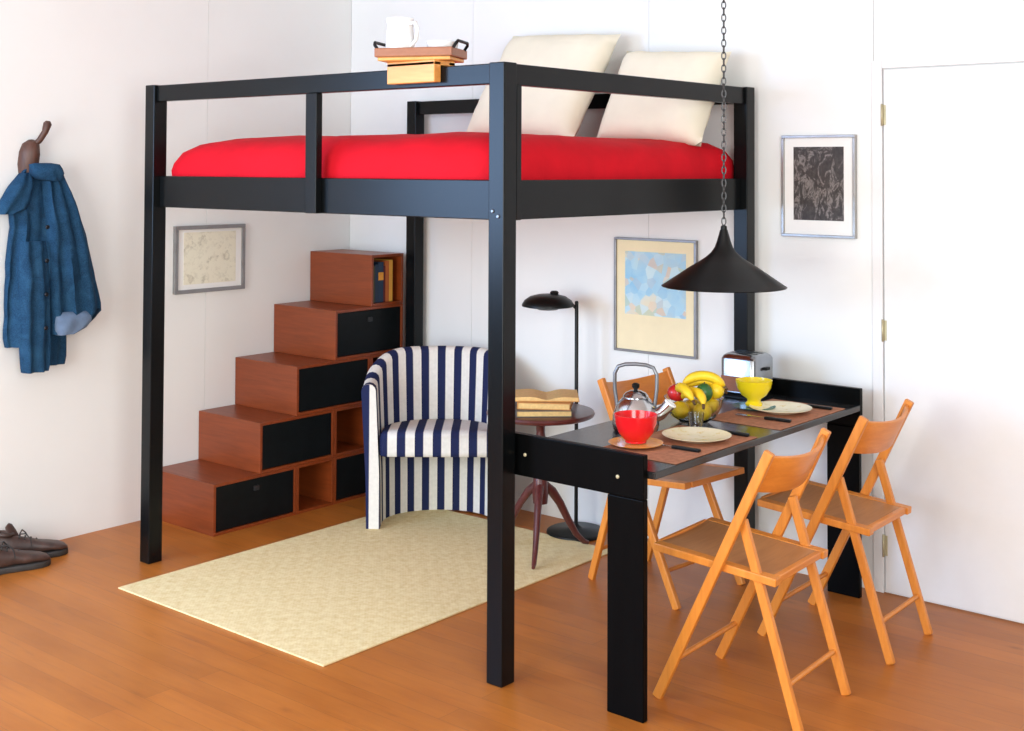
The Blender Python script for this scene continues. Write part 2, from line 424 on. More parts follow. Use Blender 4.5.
# ------------------------------------------------------------------ serving tray clamped on the guard rail
tr = thing('bed_tray', 'small wooden shelf tray on a light block over the bed rail', 'tray', (-.392, .03, 1.952))
c = MB(); c.box(-.110, .110, -.052, -.019, -.056, .014); c.box(-.110, .110, .018, .050, -.056, .014); c.box(-.110, .110, -.052, .050, 0, .018)
c.build('clamp_block', 'clamp', tr, .003)
TR = Matrix.Rotation(math.radians(24), 4, 'Z')
b = MB(); b.box(-.128, .128, -.075, .075, .018, .030, TR); b.build('tray_base', 'clamp', tr, .003)
b = MB(); b.box(-.136, .136, -.084, -.074, .030, .060, TR); b.box(-.136, .136, .074, .084, .030, .060, TR); b.box(-.136, -.126, -.074, .074, .030, .060, TR); b.box(.126, .136, -.074, .074, .030, .060, TR)
b.build('rim', 'traywood', tr, .003)
for sx in (-1, 1):
    MB().tube([TR @ Vector(q) for q in ((sx*.133, -.060, .058), (sx*.144, -.060, .074), (sx*.147, -.05, .082), (sx*.147, .05, .082), (sx*.144, .060, .074), (sx*.133, .060, .058))], .0055, 8).build('handle', 'blackmetal', tr, smooth=60)
jg = thing('jug', 'white jug standing on the bed tray', 'jug', (-.462, .00, 1.983))
MB().lathe([(.030,0),(.045,.006),(.050,.03),(.048,.07),(.044,.105),(.047,.135),(.044,.135),(.040,.105),(.044,.06),(.040,.012)], seg=28).build('body', 'white', jg, smooth=60)
MB().tube([(.044,0,.115),(.070,0,.118),(.082,0,.095),(.076,0,.060),(.048,0,.035)], .007, 8, .8).build('handle', 'white', jg, smooth=60)
tag(MB().lathe([(.028,0),(.031,.004),(.050,.030),(.054,.052),(.051,.052),(.046,.030),(.028,.008)], seg=32).build('dish', 'white', smooth=50, loc=(-.322, .060, 1.983)), 'low white dish standing on the bed tray', 'dish')

# ------------------------------------------------------------------ stepped boxes
XS, XB = -1.998, WX+.006
def step_box(label, y0, y1, z0, z1, drawer, knob):
    W, D, Hh = y1-y0, XS-XB, z1-z0
    t = thing('storage_box', label, 'storage box', ((XS+XB)/2, (y0+y1)/2, z0), 0, 'stepped storage boxes')
    hx, hy, th = D/2, W/2-.0006, .0135
    Hh -= .0008
    c = MB(); c.box(-hx, hx, -hy, -hy+th, 0, Hh); c.box(-hx, hx, hy-th, hy, 0, Hh)
    c.box(-hx, hx, -hy+th, hy-th, 0, th); c.box(-hx, hx, -hy+th, hy-th, Hh-th, Hh); c.box(-hx, -hx+.006, -hy+th, hy-th, th, Hh-th)
    c.build('carcass', 'cherry', t, .0012)
    if drawer:
        d = MB().box(hx-.33, hx-.006, -hy+th+.002, hy-th-.002, th+.002, Hh-th-.002).build('drawer', 'drawer', t, .0015)
        if knob:
            k = MB(); k.box(hx-.0065, hx+.004, -.014, .014, Hh*.70, Hh*.70+.022); k.build('pull', 'pull', d, .002)
    return t
Z = [0, .226, .455, .685, .925, 1.180]; Y = [.406, .660, .872, 1.110, 1.347, 1.571]
step_box('lowest front storage box with black drawer, forming the first step', Y[0], Y[0]+.472, Z[0], Z[1], True, True)
step_box('open floor-level storage box beside the lowest drawer', Y[0]+.472, Y[3], Z[0], Z[1], False, False)
step_box('floor-level black drawer box next to the striped armchair', Y[3], Y[5], Z[0], Z[1], True, False)
step_box('second step storage box with black drawer, on the lowest boxes', Y[1], Y[3], Z[1], Z[2], True, False)
step_box('small open storage box in the second layer, half behind the armchair arm', Y[3], Y[4], Z[1], Z[2], False, False)
step_box('small storage box hidden behind the armchair back, against the wall', Y[4], Y[5], Z[1], Z[2], False, False)
step_box('third step storage box with black drawer, middle of the staircase', Y[2], Y[4], Z[2], Z[3], True, False)
step_box('small open storage box at the end of the third step', Y[4], Y[5], Z[2], Z[3], False, False)
step_box('fourth step storage box with black drawer under the book cube', Y[3], Y[5], Z[3], Z[4], True, True)
step_box('topmost small open storage box holding a few books', Y[4], Y[5], Z[4], Z[5], False, False)
# books in the topmost box
def book(label, y0, th, h, dep, colr, spine_band=None, lean=0, group='books in the topmost box'):
    t = thing('book', label, 'book', (XS-.018, y0, Z[4]+.0145), 0, group, rot=(lean, 0, 0))
    cm = plain('cover_'+label.split()[0]+str(len(bpy.data.materials)), colr, .5, var=.08)
    c = MB(); c.box(-dep, 0, 0, .002, 0, h); c.box(-dep, 0, th-.002, th, 0, h); c.box(-.002, 0, .002, th-.002, 0, h); c.build('cover', cm, t)
    if spine_band: MB().box(-.001, .0006, .0004, th-.0004, h*spine_band[0], h*spine_band[1]).build('spine_title', spine_band[2], t)
    MB().box(-dep+.003, -.002, .002, th-.002, .003, h-.003).build('pages', 'pages', t)
yb = Y[4]+.016
book('olive green book at the outer end of the books in the top box', yb, .026, .185, .14, (.05,.06,.03)); yb += .027
book('narrow navy book with tan band in the top box', yb, .020, .190, .14, (.014,.035,.075)); yb += .021
book('thick navy book with pale band in the top box', yb, .036, .200, .15, (.016,.040,.085), (.55,.75,M['ochre'])); yb += .037
book('slim dark red book in the top box', yb, .012, .18, .13, (.13,.02,.016)); yb += .014
book('orange book between red and yellow ones in the top box', yb, .024, .205, .15, (.48,.13,.035)); yb += .025
book('tallest yellow book in the top box', yb, .024, .208, .15, (.78,.42,.07)); yb += .025

# ------------------------------------------------------------------ rug
tag(MB().box(-1.714, -.545, -.248, 1.375, .0005, .007).build('rug', 'rug', bevel=.002), 'cream woven straw rug lying on the boards under the loft bed', 'rug')

# ------------------------------------------------------------------ striped tub armchair
ac = thing('armchair', 'navy and cream striped tub armchair beside the stepped boxes', 'armchair', (-1.322, 1.110, .0075))
ac.rotation_euler = (0, 0, math.atan2(.642, .767))
RA, FR, DP = .325, .11, .385      # half width, straight arm length, full depth
def barrel_pts(off, n=40):
    pts = []; hw = RA-off; ry = (DP-off)-FR
    for i in range(7): pts.append((-hw, FR*i/6))
    for i in range(1, n): a = PI - PI*i/n; pts.append((hw*math.cos(a), FR + ry*math.sin(a)))
    for i in range(7): pts.append((hw, FR*(6-i)/6))
    return pts
def barrel():
    mb = MB(); th = .062
    O, I = barrel_pts(0), barrel_pts(th); n = len(O)
    arc = [0]
    for a, b in zip(O, O[1:]): arc.append(arc[-1]+math.dist(a, b))
    mid = arc[-1]/2
    def top(k):
        y = max(0, O[k][1]) / DP
        s = min(1, max(0, (y-.10)/.80)); s = s*s*(3-2*s)
        return .640 + .122*s
    P, V = .092, []
    levels = 9
    cols = []
    for k in range(n):
        h = top(k); ox, oy = O[k]; ix, iy = I[k]; col = []
        for l in range(levels):             # outer wall up
            t = l/(levels-1); fl = 1 + .05*max(0, t-.35)/.65 - .05*(1-t)*.6
            col.append((Vector((ox*fl, oy*(1+.03*t) if oy > FR else oy, t*(h-.03))), t))
        for q in range(1, 6):               # rolled top
            a = PI*q/6; cx_, cy_ = (ox+ix)/2, (oy+iy)/2
            ca = math.cos(a); fl = 1.05
            px_ = cx_ + (ox-ix)/2*ca; py_ = cy_ + (oy-iy)/2*ca
            col.append((Vector((px_*fl, py_*(1.03) if py_ > FR else py_, h-.03 + .03*math.sin(a))), 1))
        for l in range(levels):             # inner wall down
            t = 1-l/(levels-1); fl = 1 + .05*max(0, t-.35)/.65 - .05*(1-t)*.6
            col.append((Vector((ix*fl, iy*(1+.03*t) if iy > FR else iy, t*(h-.03))), t))
        cols.append([c[0] for c in col])
    def uvs(a, c): return ((arc[min(a, n-1)]-mid)/P + .25, c*.1)
    mb.rings(cols, cap0=True, cap1=True, closed=True, uvs=uvs)
    # end caps (arm fronts) get one white and one navy band
    lay = mb.bm.loops.layers.uv['UVMap']; mb.bm.faces.ensure_lookup_table()
    for f in mb.bm.faces:
        if len(f.verts) > 6:
            for l in f.loops: l[lay].uv = (((l.vert.co.x+.345) if l.vert.co.x < 0 else (l.vert.co.x-.258))/.086, l.vert.co.z)
    return mb.build('barrel_back', 'stripe', ac, smooth=50)
barrel()
def seat_cushion():
    mb = MB(); hw = RA-.064
    poly = []
    ry = DP-.064-FR
    poly += [(-hw+.02, -.012), (hw-.02, -.012), (hw-.002, .01), (hw-.002, FR)]
    for i in range(1, 16): a = PI*i/16; poly.append(((hw-.002)*math.cos(a), FR + ry*math.sin(a)*.98))
    poly += [(-hw+.002, FR), (-hw+.002, .01)]
    rs = []
    for z, k in ((.320, .97), (.324, .995), (.345, 1.0), (.395, 1.0), (.415, .985), (.427, .95), (.431, .6)):
        rs.append([Vector((x*k, .15+(y-.15)*k, z)) for x, y in poly])
    R = mb.rings(rs)
    lay = mb.bm.loops.layers.uv.new('UVMap')
    for f in mb.bm.faces:
        for l in f.loops: l[lay].uv = (l.vert.co.x/.080 + .25, l.vert.co.z)
    return mb.build('seat_cushion', 'stripe', ac, smooth=50)
seat_cushion()

# ------------------------------------------------------------------ round side table with three legs, books on it
stb = thing('side_table', 'round dark mahogany side table on a tripod foot beside the armchair', 'table', (-.762, 1.145, .0075))
MB().lathe([(.02,.568),(.212,.568),(.224,.573),(.228,.582),(.224,.590),(.216,.592),(.02,.592)], seg=48).build('tabletop', 'mahog', stb, smooth=40)
MB().lathe([(.012,.20),(.030,.205),(.034,.25),(.030,.31),(.018,.335),(.016,.36),(.022,.40),(.024,.46),(.018,.50),(.020,.53),(.045,.560),(.060,.568)], seg=24).build('column', 'mahog', stb, smooth=50)
for a in (math.radians(-58), math.radians(191), math.radians(68)):
    ca, sa = math.cos(a), math.sin(a)
    pts = [(r*ca, r*sa, z) for r, z in ((.022,.275),(.055,.250),(.095,.195),(.135,.120),(.175,.055),(.215,.016),(.235,.009))]
    MB().tube(pts, [.022,.021,.018,.016,.014,.012,.009], 10, .8).build('leg', 'mahog', stb, smooth=60)
def flat_book(label, x, y, z, w, d, h, rz, colr, open_=False):
    t = thing('book', label, 'book', (x, y, z), rz, 'books on the side table')
    cm = plain('flat_cover_%d' % len(bpy.data.materials), colr, .5, var=.1)
    if not open_:
        c = MB(); c.box(-w/2, w/2, -d/2, d/2, 0, .003); c.box(-w/2, w/2, -d/2, d/2, h-.003, h); c.box(-w/2, -w/2+.003, -d/2, d/2, .003, h-.003); c.build('cover', cm, t)
        MB().box(-w/2+.003, w/2-.005, -d/2+.004, d/2-.004, .003, h-.003).build('pages', 'oldpages', t)
    else:
        MB().box(-w, w, -d/2, d/2, 0, .003).build('cover', cm, t)
        for s_ in (-1, 1):
            rs = []
            for i in range(9):
                u = i/8; zz = .003 + h*math.sin(min(1, u*1.6)*PI/2)*(1-.35*u) if u > 0 else .006
                rs.append([Vector((s_*u*w*.97, -d/2+.004, .003)), Vector((s_*u*w*.97, d/2-.004, .003)), Vector((s_*u*w*.97, d/2-.004, zz)), Vector((s_*u*w*.97, -d/2+.004, zz))])
            MB_ = MB(); MB_.rings(rs); MB_.build('pages', 'oldpages', t, smooth=30)
flat_book('lowest grey book lying flat on the round side table', -.752, 1.140, .600, .23, .29, .026, .75, (.10,.10,.09))
flat_book('tan book lying flat in the middle of the side table pile', -.735, 1.150, .6265, .22, .25, .028, .58, (.50,.22,.055))
flat_book('open book with cream pages topping the side table pile', -.735, 1.150, .655, .135, .20, .020, .68, (.58,.27,.07), True)

# ------------------------------------------------------------------ floor lamp
fl = thing('floor_lamp', 'black reading floor lamp with flat head and round foot by the wall', 'lamp', (-.828, 1.482, 0))
MB().lathe([(.01,0),(.128,0),(.132,.006),(.130,.014),(.120,.020),(.03,.026),(.012,.040),(.01,.045)], seg=48).build('base', 'blackmetal', fl, smooth=40)
MB().lathe([(.0085,.03),(.0085,1.020),(.006,1.025)], seg=14).build('pole', 'blackmetal', fl, smooth=40)
hd = MB(); mt = Matrix.Translation((-.098, -.082, .998))
hd.lathe([(.10,.0),(.116,.004),(.116,.012),(.105,.030),(.08,.047),(.045,.056),(.02,.058)], seg=36, mtx=mt)
h_ = hd.build('lamp_head', 'blackmetal', fl, smooth=40)
MB().lathe([(.018,.056),(.020,.066),(.012,.072)], seg=16, mtx=Matrix.Translation((-.076,-.064,.998))).build('knob', 'blackmetal', h_, smooth=40)
MB().lathe([(.02,-.014),(.045,-.011),(.06,-.001)], seg=20, mtx=mt).build('bulb_cover', 'blackmetal', h_, smooth=40)
MB().tube([(0,0,.99),(-.012,-.01,1.006),(-.03,-.025,1.012)], .007, 8).build('arm', 'blackmetal', fl, smooth=60)

# ------------------------------------------------------------------ framed pictures
def picture(label, wall, a0, a1, z0, z1, fw, fmat, art_rect, artm, mount, dep=.02):
    W, H = a1-a0, z1-z0
    if wall == 'back': t = thing('picture_frame', label, 'picture', ((a0+a1)/2, WY-.001, (z0+z1)/2), 0)
    else: t = thing('picture_frame', label, 'picture', (WX+.001, (a0+a1)/2, (z0+z1)/2), PI/2)
    hx, hz = W/2, H/2      # local: x along wall, -y into the room
    f = MB(); f.box(-hx, hx, -dep, 0, hz-fw, hz); f.box(-hx, hx, -dep, 0, -hz, -hz+fw); f.box(-hx, -hx+fw, -dep, 0, -hz+fw, hz-fw); f.box(hx-fw, hx, -dep, 0, -hz+fw, hz-fw)
    f.build('frame', fmat, t, .0015)
    MB().box(-hx+fw, hx-fw, -dep*.5, -.001, -hz+fw, hz-fw).build('mount', mount, t)
    x0, x1, y0, y1 = art_rect
    MB().box(-hx+x0*W, -hx+x1*W, -dep*.5-.0015, -dep*.5, -hz+y0*H, -hz+y1*H).build('print', artm, t)
    return t
picture('grey-framed faint sketch hanging on the left wall above the stepped boxes', 'left', .508, .916, 1.016, 1.335, .018, 'pframe', (.13,.87,.13,.90), 'artsketch', 'paper')
picture('cream poster with a blue print, framed, behind the pendant lamp', 'back', -.716, -.290, .805, 1.309, .011, 'pframe', (.13,.87,.33,.88), 'artposter', 'posterpaper')
picture('small framed dark brown print in a white mount beside the door', 'back', .112, .430, 1.344, 1.751, .011, 'pframed', (.16,.84,.165,.885), 'artdark', 'paper')

# ------------------------------------------------------------------ jacket on a wooden peg
hk = thing('coat_hook', 'carved brown wooden coat peg on the left wall above the denim jacket', 'hook', (WX+.001, -.235, 1.62))
MB().tube([(.012,0,-.06),(.018,0,0),(.030,0,.05),(.030,.005,.085),(.022,.010,.102)], [.034,.044,.044,.036,.016], 14, .75).build('plate', 'hook', hk, smooth=60)
MB().tube([(.030,.012,.075),(.048,.035,.105),(.060,.052,.140),(.066,.060,.175),(.066,.062,.186)], [.013,.013,.014,.018,.010], 10).build('peg', 'hook', hk, smooth=60)

jk = thing('denim_jacket', 'blue denim jacket hanging from the wooden peg on the left wall', 'jacket', (WX, -.14, 1.6))
def drape(name, rows, x0, depth, mat='denim', folds=4, amp=.012, seed=0, parent=jk, n=44):
    """rows: (z, y_left, y_right); a closed hanging cloth volume standing off the wall by x0, bulging by depth"""
    mb = MB(); dense = []
    for a, b in zip(rows, rows[1:]):
        k = max(1, int(abs(a[0]-b[0])/.018))
        for q in range(k): dense.append(tuple(a[i]+(b[i]-a[i])*q/k for i in range(3)))
    dense.append(rows[-1]); rings = []
    for ri, (z, l, r) in enumerate(dense):
        cy, hw = (l+r)/2, (r-l)/2; ring = []; v = ri/(len(dense)-1)
        dd = depth*(.55+.45*min(1, v*3))
        for i in range(n):
            t = 2*PI*i/n; ca, sa = math.cos(t), math.sin(t)
            y = math.copysign(abs(ca)**.75, ca)*hw; s = math.copysign(abs(sa)**.8, sa)
            u = y/max(hw, .01)
            f = amp*math.sin(folds*PI*u + seed + 1.2*v) * (.4+.6*v) + amp*.8*noise.noise(Vector((u*2.2+seed, z*7, seed)))
            x = x0 + dd*(.5+.5*s) + (f if s > 0 else 0)*min(1, abs(s)*2)
            yy = cy + y + .006*noise.noise(Vector((z*14, seed+3, ca*2)))
            ring.append(Vector((max(.003, x), yy+.14, z-1.6)))
        rings.append(ring)
    mb.rings(rings); return mb.build(name, mat, parent, smooth=70)
drape('body', [(1.615,-.235,-.165),(1.60,-.262,-.140),(1.54,-.305,-.135),(1.45,-.335,-.135),(1.36,-.325,-.135),(1.25,-.338,-.135),(1.08,-.345,-.14),(.90,-.345,-.145),(.862,-.338,-.15)], .006, .085, folds=3.6, amp=.019, seed=.4)
drape('front_panel', [(1.612,-.205,-.130),(1.59,-.200,-.105),(1.50,-.195,-.062),(1.38,-.188,-.018),(1.25,-.180,.018),(1.12,-.175,.048),(1.02,-.172,.078),(.985,-.170,.080),(.955,-.170,.045),(.925,-.170,-.02),(.905,-.168,-.080)], .030, .100, folds=3.0, amp=.019, seed=2.2)
drape('sleeve', [(1.585,-.285,-.235),(1.53,-.335,-.235),(1.47,-.378,-.245),(1.435,-.395,-.26),(1.415,-.390,-.33)], .02, .075, folds=2, amp=.006, seed=4.1)
drape('sleeve', [(1.30,-.305,-.185),(1.1,-.308,-.178),(.95,-.304,-.175),(.85,-.300,-.176),(.775,-.292,-.178),(.757,-.288,-.184)], .060, .075, folds=2.2, amp=.012, seed=5.5)
drape('tail', [(1.0,-.18,-.075),(.90,-.178,-.068),(.80,-.176,-.066),(.768,-.172,-.070)], .015, .055, folds=2.2, amp=.006, seed=7.7)
drape('collar', [(1.628,-.232,-.165),(1.622,-.262,-.132),(1.585,-.262,-.118),(1.560,-.235,-.125),(1.552,-.20,-.14)], .050, .085, folds=1.5, amp=.005, seed=1.0)
drape('lining', [(.995,-.155,-.01),(.975,-.160,.012),(.95,-.162,.005),(.925,-.162,-.020),(.903,-.158,-.075)], .098, .058, 'lining', folds=1.5, amp=.004, seed=3.3)
cf = MB(); cf.tube([(.100,-.020,-.685),(.112,.020,-.690),(.118,.075,-.680),(.112,.130,-.655),(.098,.175,-.628),(.080,.212,-.605)], [.012,.017,.019,.020,.019,.013], 12, .8); cf.build('cuff', 'cuff', jk, smooth=60)
for z in (1.36, 1.22, 1.08, .94):
    MB().lathe([(.009,0),(.009,.003),(.005,.005)], seg=12, mtx=Matrix.Translation((.146, -.215+.14, z-1.6)) @ Matrix.Rotation(PI/2, 4, 'Y')).build('button', 'button', jk)

# ------------------------------------------------------------------ shoes
def shoe(label, x, y, rz, seed):
    t = thing('shoe', label, 'shoe', (x, y, 0), rz, 'brown shoes by the left wall')
    L = .29
    st = [(0,.030,.010),(.02,.036,.008),(.06,.039,.006),(.11,.036,.006),(.16,.040,.006),(.21,.048,.006),(.25,.046,.007),(.275,.034,.009),(.29,.016,.012)]
    s_ = MB(); s_.rings([[Vector((xx, -w, .0)), Vector((xx, w, .0)), Vector((xx, w*1.02, .024)), Vector((xx, -w*1.02, .024))] for xx, w, _ in st]); s_.build('sole', 'sole', t, .004)
    up = [(.004,.027,.105),(.03,.036,.118),(.07,.036,.104),(.11,.034,.092),(.14,.036,.084),(.18,.042,.070),(.22,.046,.060),(.255,.042,.052),(.278,.030,.042),(.289,.014,.030)]
    rs = []
    for xx, w, h in up:
        ring = []
        for i in range(20):
            a = 2*PI*i/20; ca, sa = math.cos(a), math.sin(a)
            yy = w*math.copysign(abs(ca)**.75, ca); zz = .022 + (h-.022)*(.5+.5*math.copysign(abs(sa)**.8, sa))
            yy *= 1-.25*max(0, (zz-.05)/.06)
            k = .004*noise.noise(Vector((xx*26+seed, yy*24, zz*24)))
            ring.append(Vector((xx, yy+k, zz+k)))
        rs.append(ring)
    u = MB(); u.rings(rs); u.build('upper', 'leather', t, smooth=60)
    MB().tube([(.085,0,.088),(.072,0,.112),(.058,0,.136),(.050,0,.146)], [.022,.024,.023,.014], 10, .28).build('tongue', 'leather', t, smooth=60)
    MB().torus((.038, 0, .113), .030, .008, Vector((.15,0,1)), 20, 8, 1.15, Vector((1,0,0))).build('collar', 'leather', t, smooth=60)
    lc = MB()
    for i in range(4):
        xx = .10 + i*.022; z = .099 - i*.0085
        lc.tube([(xx-.006, -.022, z-.006), (xx, 0, z+.004), (xx+.006, .022, z-.006)], .0028, 6)
    lc.tube([(.10,0,.103),(.115,.03,.112),(.13,.045,.096),(.145,.05,.07)], .0026, 6); lc.tube([(.10,0,.103),(.118,-.03,.110),(.135,-.046,.09),(.14,-.05,.06)], .0026, 6)
    lc.build('laces', 'sole', t, smooth=60)
shoe('worn brown lace-up shoe nearer the room, its toe in front of the other shoe', -2.262, -.535, math.radians(77), 1)
shoe('worn brown lace-up shoe tucked closest to the left wall', -2.372, -.400, math.radians(71), 9)

# ------------------------------------------------------------------ dining table
tb = thing('dining_table', 'long black wooden dining table joined to the loft bed post', 'table', (.22, .80, 0))
TO = (-.22, -.80, 0)
TZ = .725
MB().box(-.045, .500, .101, 1.498, TZ-.022, TZ).build('tabletop', 'tabletop', tb, .003, loc=TO)
MB().box(-.062, .476, .076, .100, .643, .774).build('end_board', 'blackt', tb, .003, loc=TO)
MB().box(-.062, .498, 1.499, 1.523, .640, .786).build('end_board', 'blackt', tb, .003, loc=TO)
MB().box(.346, .476, .076, .100, 0, .6425).build('leg', 'blackt', tb, .003, loc=TO)
MB().box(.362, .493, 1.499, 1.523, 0, .6395).build('leg', 'blackt', tb, .003, loc=TO)
MB().box(.340, .362, .101, 1.498, TZ-.062, TZ-.0225).build('apron', 'blackt', tb, .002, loc=TO)
MB().box(-.03, -.008, .101, 1.498, TZ-.062, TZ-.0225).build('apron', 'blackt', tb, .002, loc=TO)
for (x, z) in ((.030, .712), (.385, .700)):
    MB().lathe([(.006,0),(.006,.003),(.003,.005)], seg=12, mtx=Matrix.Translation((x-.22, .076-.80, z)) @ Matrix.Rotation(PI/2, 4, 'X')).build('bolt', 'brass', tb)

# ------------------------------------------------------------------ folding chairs (local: -x is the front)
def make_chair(label, loc, rz):
    t = thing('folding_chair', label, 'chair', loc, rz, 'folding chairs at the table')
    LY, RY = .200, .170
    for s_ in (-1, 1):
        MB().bar((-.222, s_*LY, 0), (.155, s_*LY, .795), .021, .031).build('back_post', 'pine', t, .004)
    for s_ in (-1, 1):
        MB().bar((.230, s_*RY, 0), (.052, s_*RY, .578), .021, .028).build('rear_leg', 'pine', t, .004)
    tilt = Matrix.Translation((0, 0, .431)) @ Matrix.Rotation(math.radians(4.5), 4, 'Y')
    se = MB(); n = 8
    top = []; bot = []
    for i in range(n+1):
        y = -.148 + .296*i/n; dip = -.006*(1-(2*i/n-1)**2)
        top.append(y); bot.append(dip)
    rs = [[tilt @ Vector((-.240, y, .008+dz)) for y, dz in zip(top, bot)] + [tilt @ Vector((-.240, y, -.002+dz)) for y, dz in reversed(list(zip(top, bot)))],
          [tilt @ Vector((.140, y, .008+dz)) for y, dz in zip(top, bot)] + [tilt @ Vector((.140, y, -.002+dz)) for y, dz in reversed(list(zip(top, bot)))]]
    se.rings(rs); se.build('seat', 'cane', t, smooth=30)
    for s_ in (-1, 1):
        q = MB(); q.box(-.246, .166, s_*.1675-.0185+ (0), s_*.1675+.0185, -.014, .010, tilt); 
        q.build('seat_rail', 'pine', t, .003) if s_ else None
    MB().box(-.252, -.2405, -.148, .148, -.012, .010, tilt).build('seat_front_bar', 'pinex', t, .003)
    MB().box(.141, .160, -.148, .148, -.012, .010, tilt).build('seat_back_bar', 'pinex', t, .003)
    # bowed backrest board between the posts
    d = Vector((.377, 0, .795)).normalized(); b = MB(); rs = []
    for i in range(13):
        u = 2*i/12-1; y = u*(LY-.011); bow = .045*(1-u*u)
        c0 = Vector((-.222, 0, 0)) + d*(.672/d.z); c1 = Vector((-.222, 0, 0)) + d*(.782/d.z); nrm = Vector((d.z, 0, -d.x))
        rs.append([Vector((c.x, y, c.z)) + nrm*(bow+o) for c, o in ((c0, -.006), (c1, -.006), (c1, .006), (c0, .006))])
    b.rings(rs); b.build('backrest', 'pinex', t, .002)
    k = .125/.795
    MB().tube([(-.222+.377*k, -LY, .125), (-.222+.377*k, LY, .125)], .0085, 10).build('stretcher', 'pine', t, smooth=60)
    MB().tube([(.230-.178*.125/.578, -RY, .125), (.230-.178*.125/.578, RY, .125)], .0085, 10).build('stretcher', 'pine', t, smooth=60)
    return t
ch = make_chair('orange beech folding chair pulled up nearest the front table leg', (.615, .472, 0), math.radians(2.5))
dup(ch, 'orange beech folding chair at the table end next to the door', (.608, 1.137, 0), (0, 0, math.radians(1.5)))
dup(ch, 'orange beech folding chair across the table, behind the steel kettle', (-.165, 1.175, 0), (0, 0, PI + math.radians(-6)))

# ------------------------------------------------------------------ things on the table
def placemat(label, x0, x1, y0, y1):
    tag(MB().box(x0, x1, y0, y1, TZ+.0003, TZ+.003).build('placemat', 'mat', bevel=.001), label, 'placemat', 'terracotta placemats')
placemat('terracotta placemat under the plate nearest the front table leg', .19, .492, .225, .725)
placemat('terracotta placemat under the plate by the yellow bowl', .19, .492, .885, 1.385)
ZM = TZ+.0035
PL = [(.025,0),(.060,0),(.066,.004),(.096,.012),(.112,.017),(.113,.019),(.095,.0155),(.064,.008),(.02,.0065)]
for (x, y, l) in ((.362, .555, 'cream speckled plate on the front placemat beside the red bowl'), (.343, 1.165, 'cream speckled plate on the far placemat in front of the yellow bowl')):
    p = tag(MB().lathe(PL, seg=44).build('plate', 'plate', smooth=40, loc=(x, y, ZM)), l, 'plate', 'cream plates')
    p2 = 0
def cutlery(kind, label, x, y, rz, z=ZM):
    t = thing(kind, label, kind, (x, y, z), rz, 'black-handled cutlery')
    MB().box(-.005, .095, -.008, .008, .0005, .0105).build('handle', 'blackmetal', t, .003)
    b = MB()
    if kind == 'knife':
        b.rings([[Vector((-.005,-.006,.004)),Vector((-.005,.006,.004)),Vector((-.005,.006,.0065)),Vector((-.005,-.006,.0065))],
                 [Vector((-.07,-.009,.004)),Vector((-.07,.008,.004)),Vector((-.07,.008,.006)),Vector((-.07,-.009,.006))],
                 [Vector((-.115,.003,.0045)),Vector((-.115,.007,.0045)),Vector((-.115,.007,.0055)),Vector((-.115,.003,.0055))]]); b.build('blade', 'steel', t)
    else:
        b.box(-.06, -.005, -.003, .003, .004, .0065); b.box(-.075, -.06, -.011, .011, .004, .0065)
        for q in (-.0095, -.0033, .0033, .0095): b.box(-.115, -.075, q-.0015, q+.0015, .0042, .0062)
        b.build('tines', 'steel', t)
cutlery('fork', 'black-handled fork beside the plate nearest the front table leg', .375, .395, .05)
cutlery('knife', 'black-handled knife between the front plate and the fruit bowl', .375, .705, 0)
cutlery('fork', 'black-handled fork on the far placemat', .37, 1.005, .05)
cutlery('knife', 'black-handled knife on the far placemat near the table end', .375, 1.32, 0)

rb = tag(MB().lathe([(.034,0),(.034,.006),(.040,.010),(.056,.030),(.066,.060),(.069,.088),(.066,.088),(.061,.060),(.05,.030),(.02,.016)], seg=40).build('bowl', 'redcer', smooth=50, loc=(.262, .350, ZM+.0125)), 'bright red bowl in front of the steel kettle', 'bowl')
tag(MB().lathe([(.03,0),(.05,0),(.085,.009),(.088,.012),(.06,.0085),(.02,.0085)], seg=36).build('saucer', 'ochre', smooth=50, loc=(.262, .350, ZM)), 'ochre saucer under the red bowl', 'saucer')
tag(MB().lathe([(.030,0),(.032,.008),(.024,.018),(.026,.026),(.046,.040),(.062,.066),(.068,.095),(.065,.095),(.058,.066),(.04,.044),(.015,.036)], seg=40).build('bowl', 'yelcer', smooth=50, loc=(.236, 1.160, ZM+.0105)), 'bright yellow footed bowl in front of the toaster', 'bowl')
tag(MB().lathe([(.03,0),(.05,0),(.078,.008),(.080,.010),(.055,.0075),(.02,.0075)], seg=36).build('saucer', 'teal', smooth=50, loc=(.236, 1.160, ZM)), 'teal saucer under the yellow bowl', 'saucer')

kt = thing('kettle', 'polished steel kettle with a tall arched handle behind the red bowl', 'kettle', (.118, .560, TZ+.0005), math.atan2(.642,.767)-.25)
MB().lathe([(.070,0),(.076,.004),(.080,.020),(.078,.050),(.066,.085),(.048,.108),(.040,.114)], seg=44).build('body', 'steel', kt, smooth=50)
MB().lathe([(.042,.112),(.044,.116),(.036,.126),(.020,.134),(.008,.136)], seg=32).build('lid', 'steel', kt, smooth=50)
MB().lathe([(.006,.134),(.007,.140),(.013,.146),(.013,.156),(.006,.160)], seg=16).build('lid_knob', 'blackmetal', kt, smooth=50)
sp = MB()
for k, (rad) in enumerate((0,)):
    sp.tube([(.060,0,.052),(.085,0,.062),(.103,0,.080),(.116,0,.094)], [.026,.023,.020,.021], 16)
s_ = sp.build('spout', 'steel', kt, smooth=60)
MB().torus((.118,0,.0965), .0185, .0042, Vector((.55,0,.8)), 20, 8).build('spout_rim', 'white', kt, smooth=60)  # white colour stands in for highlights around the steel spout opening
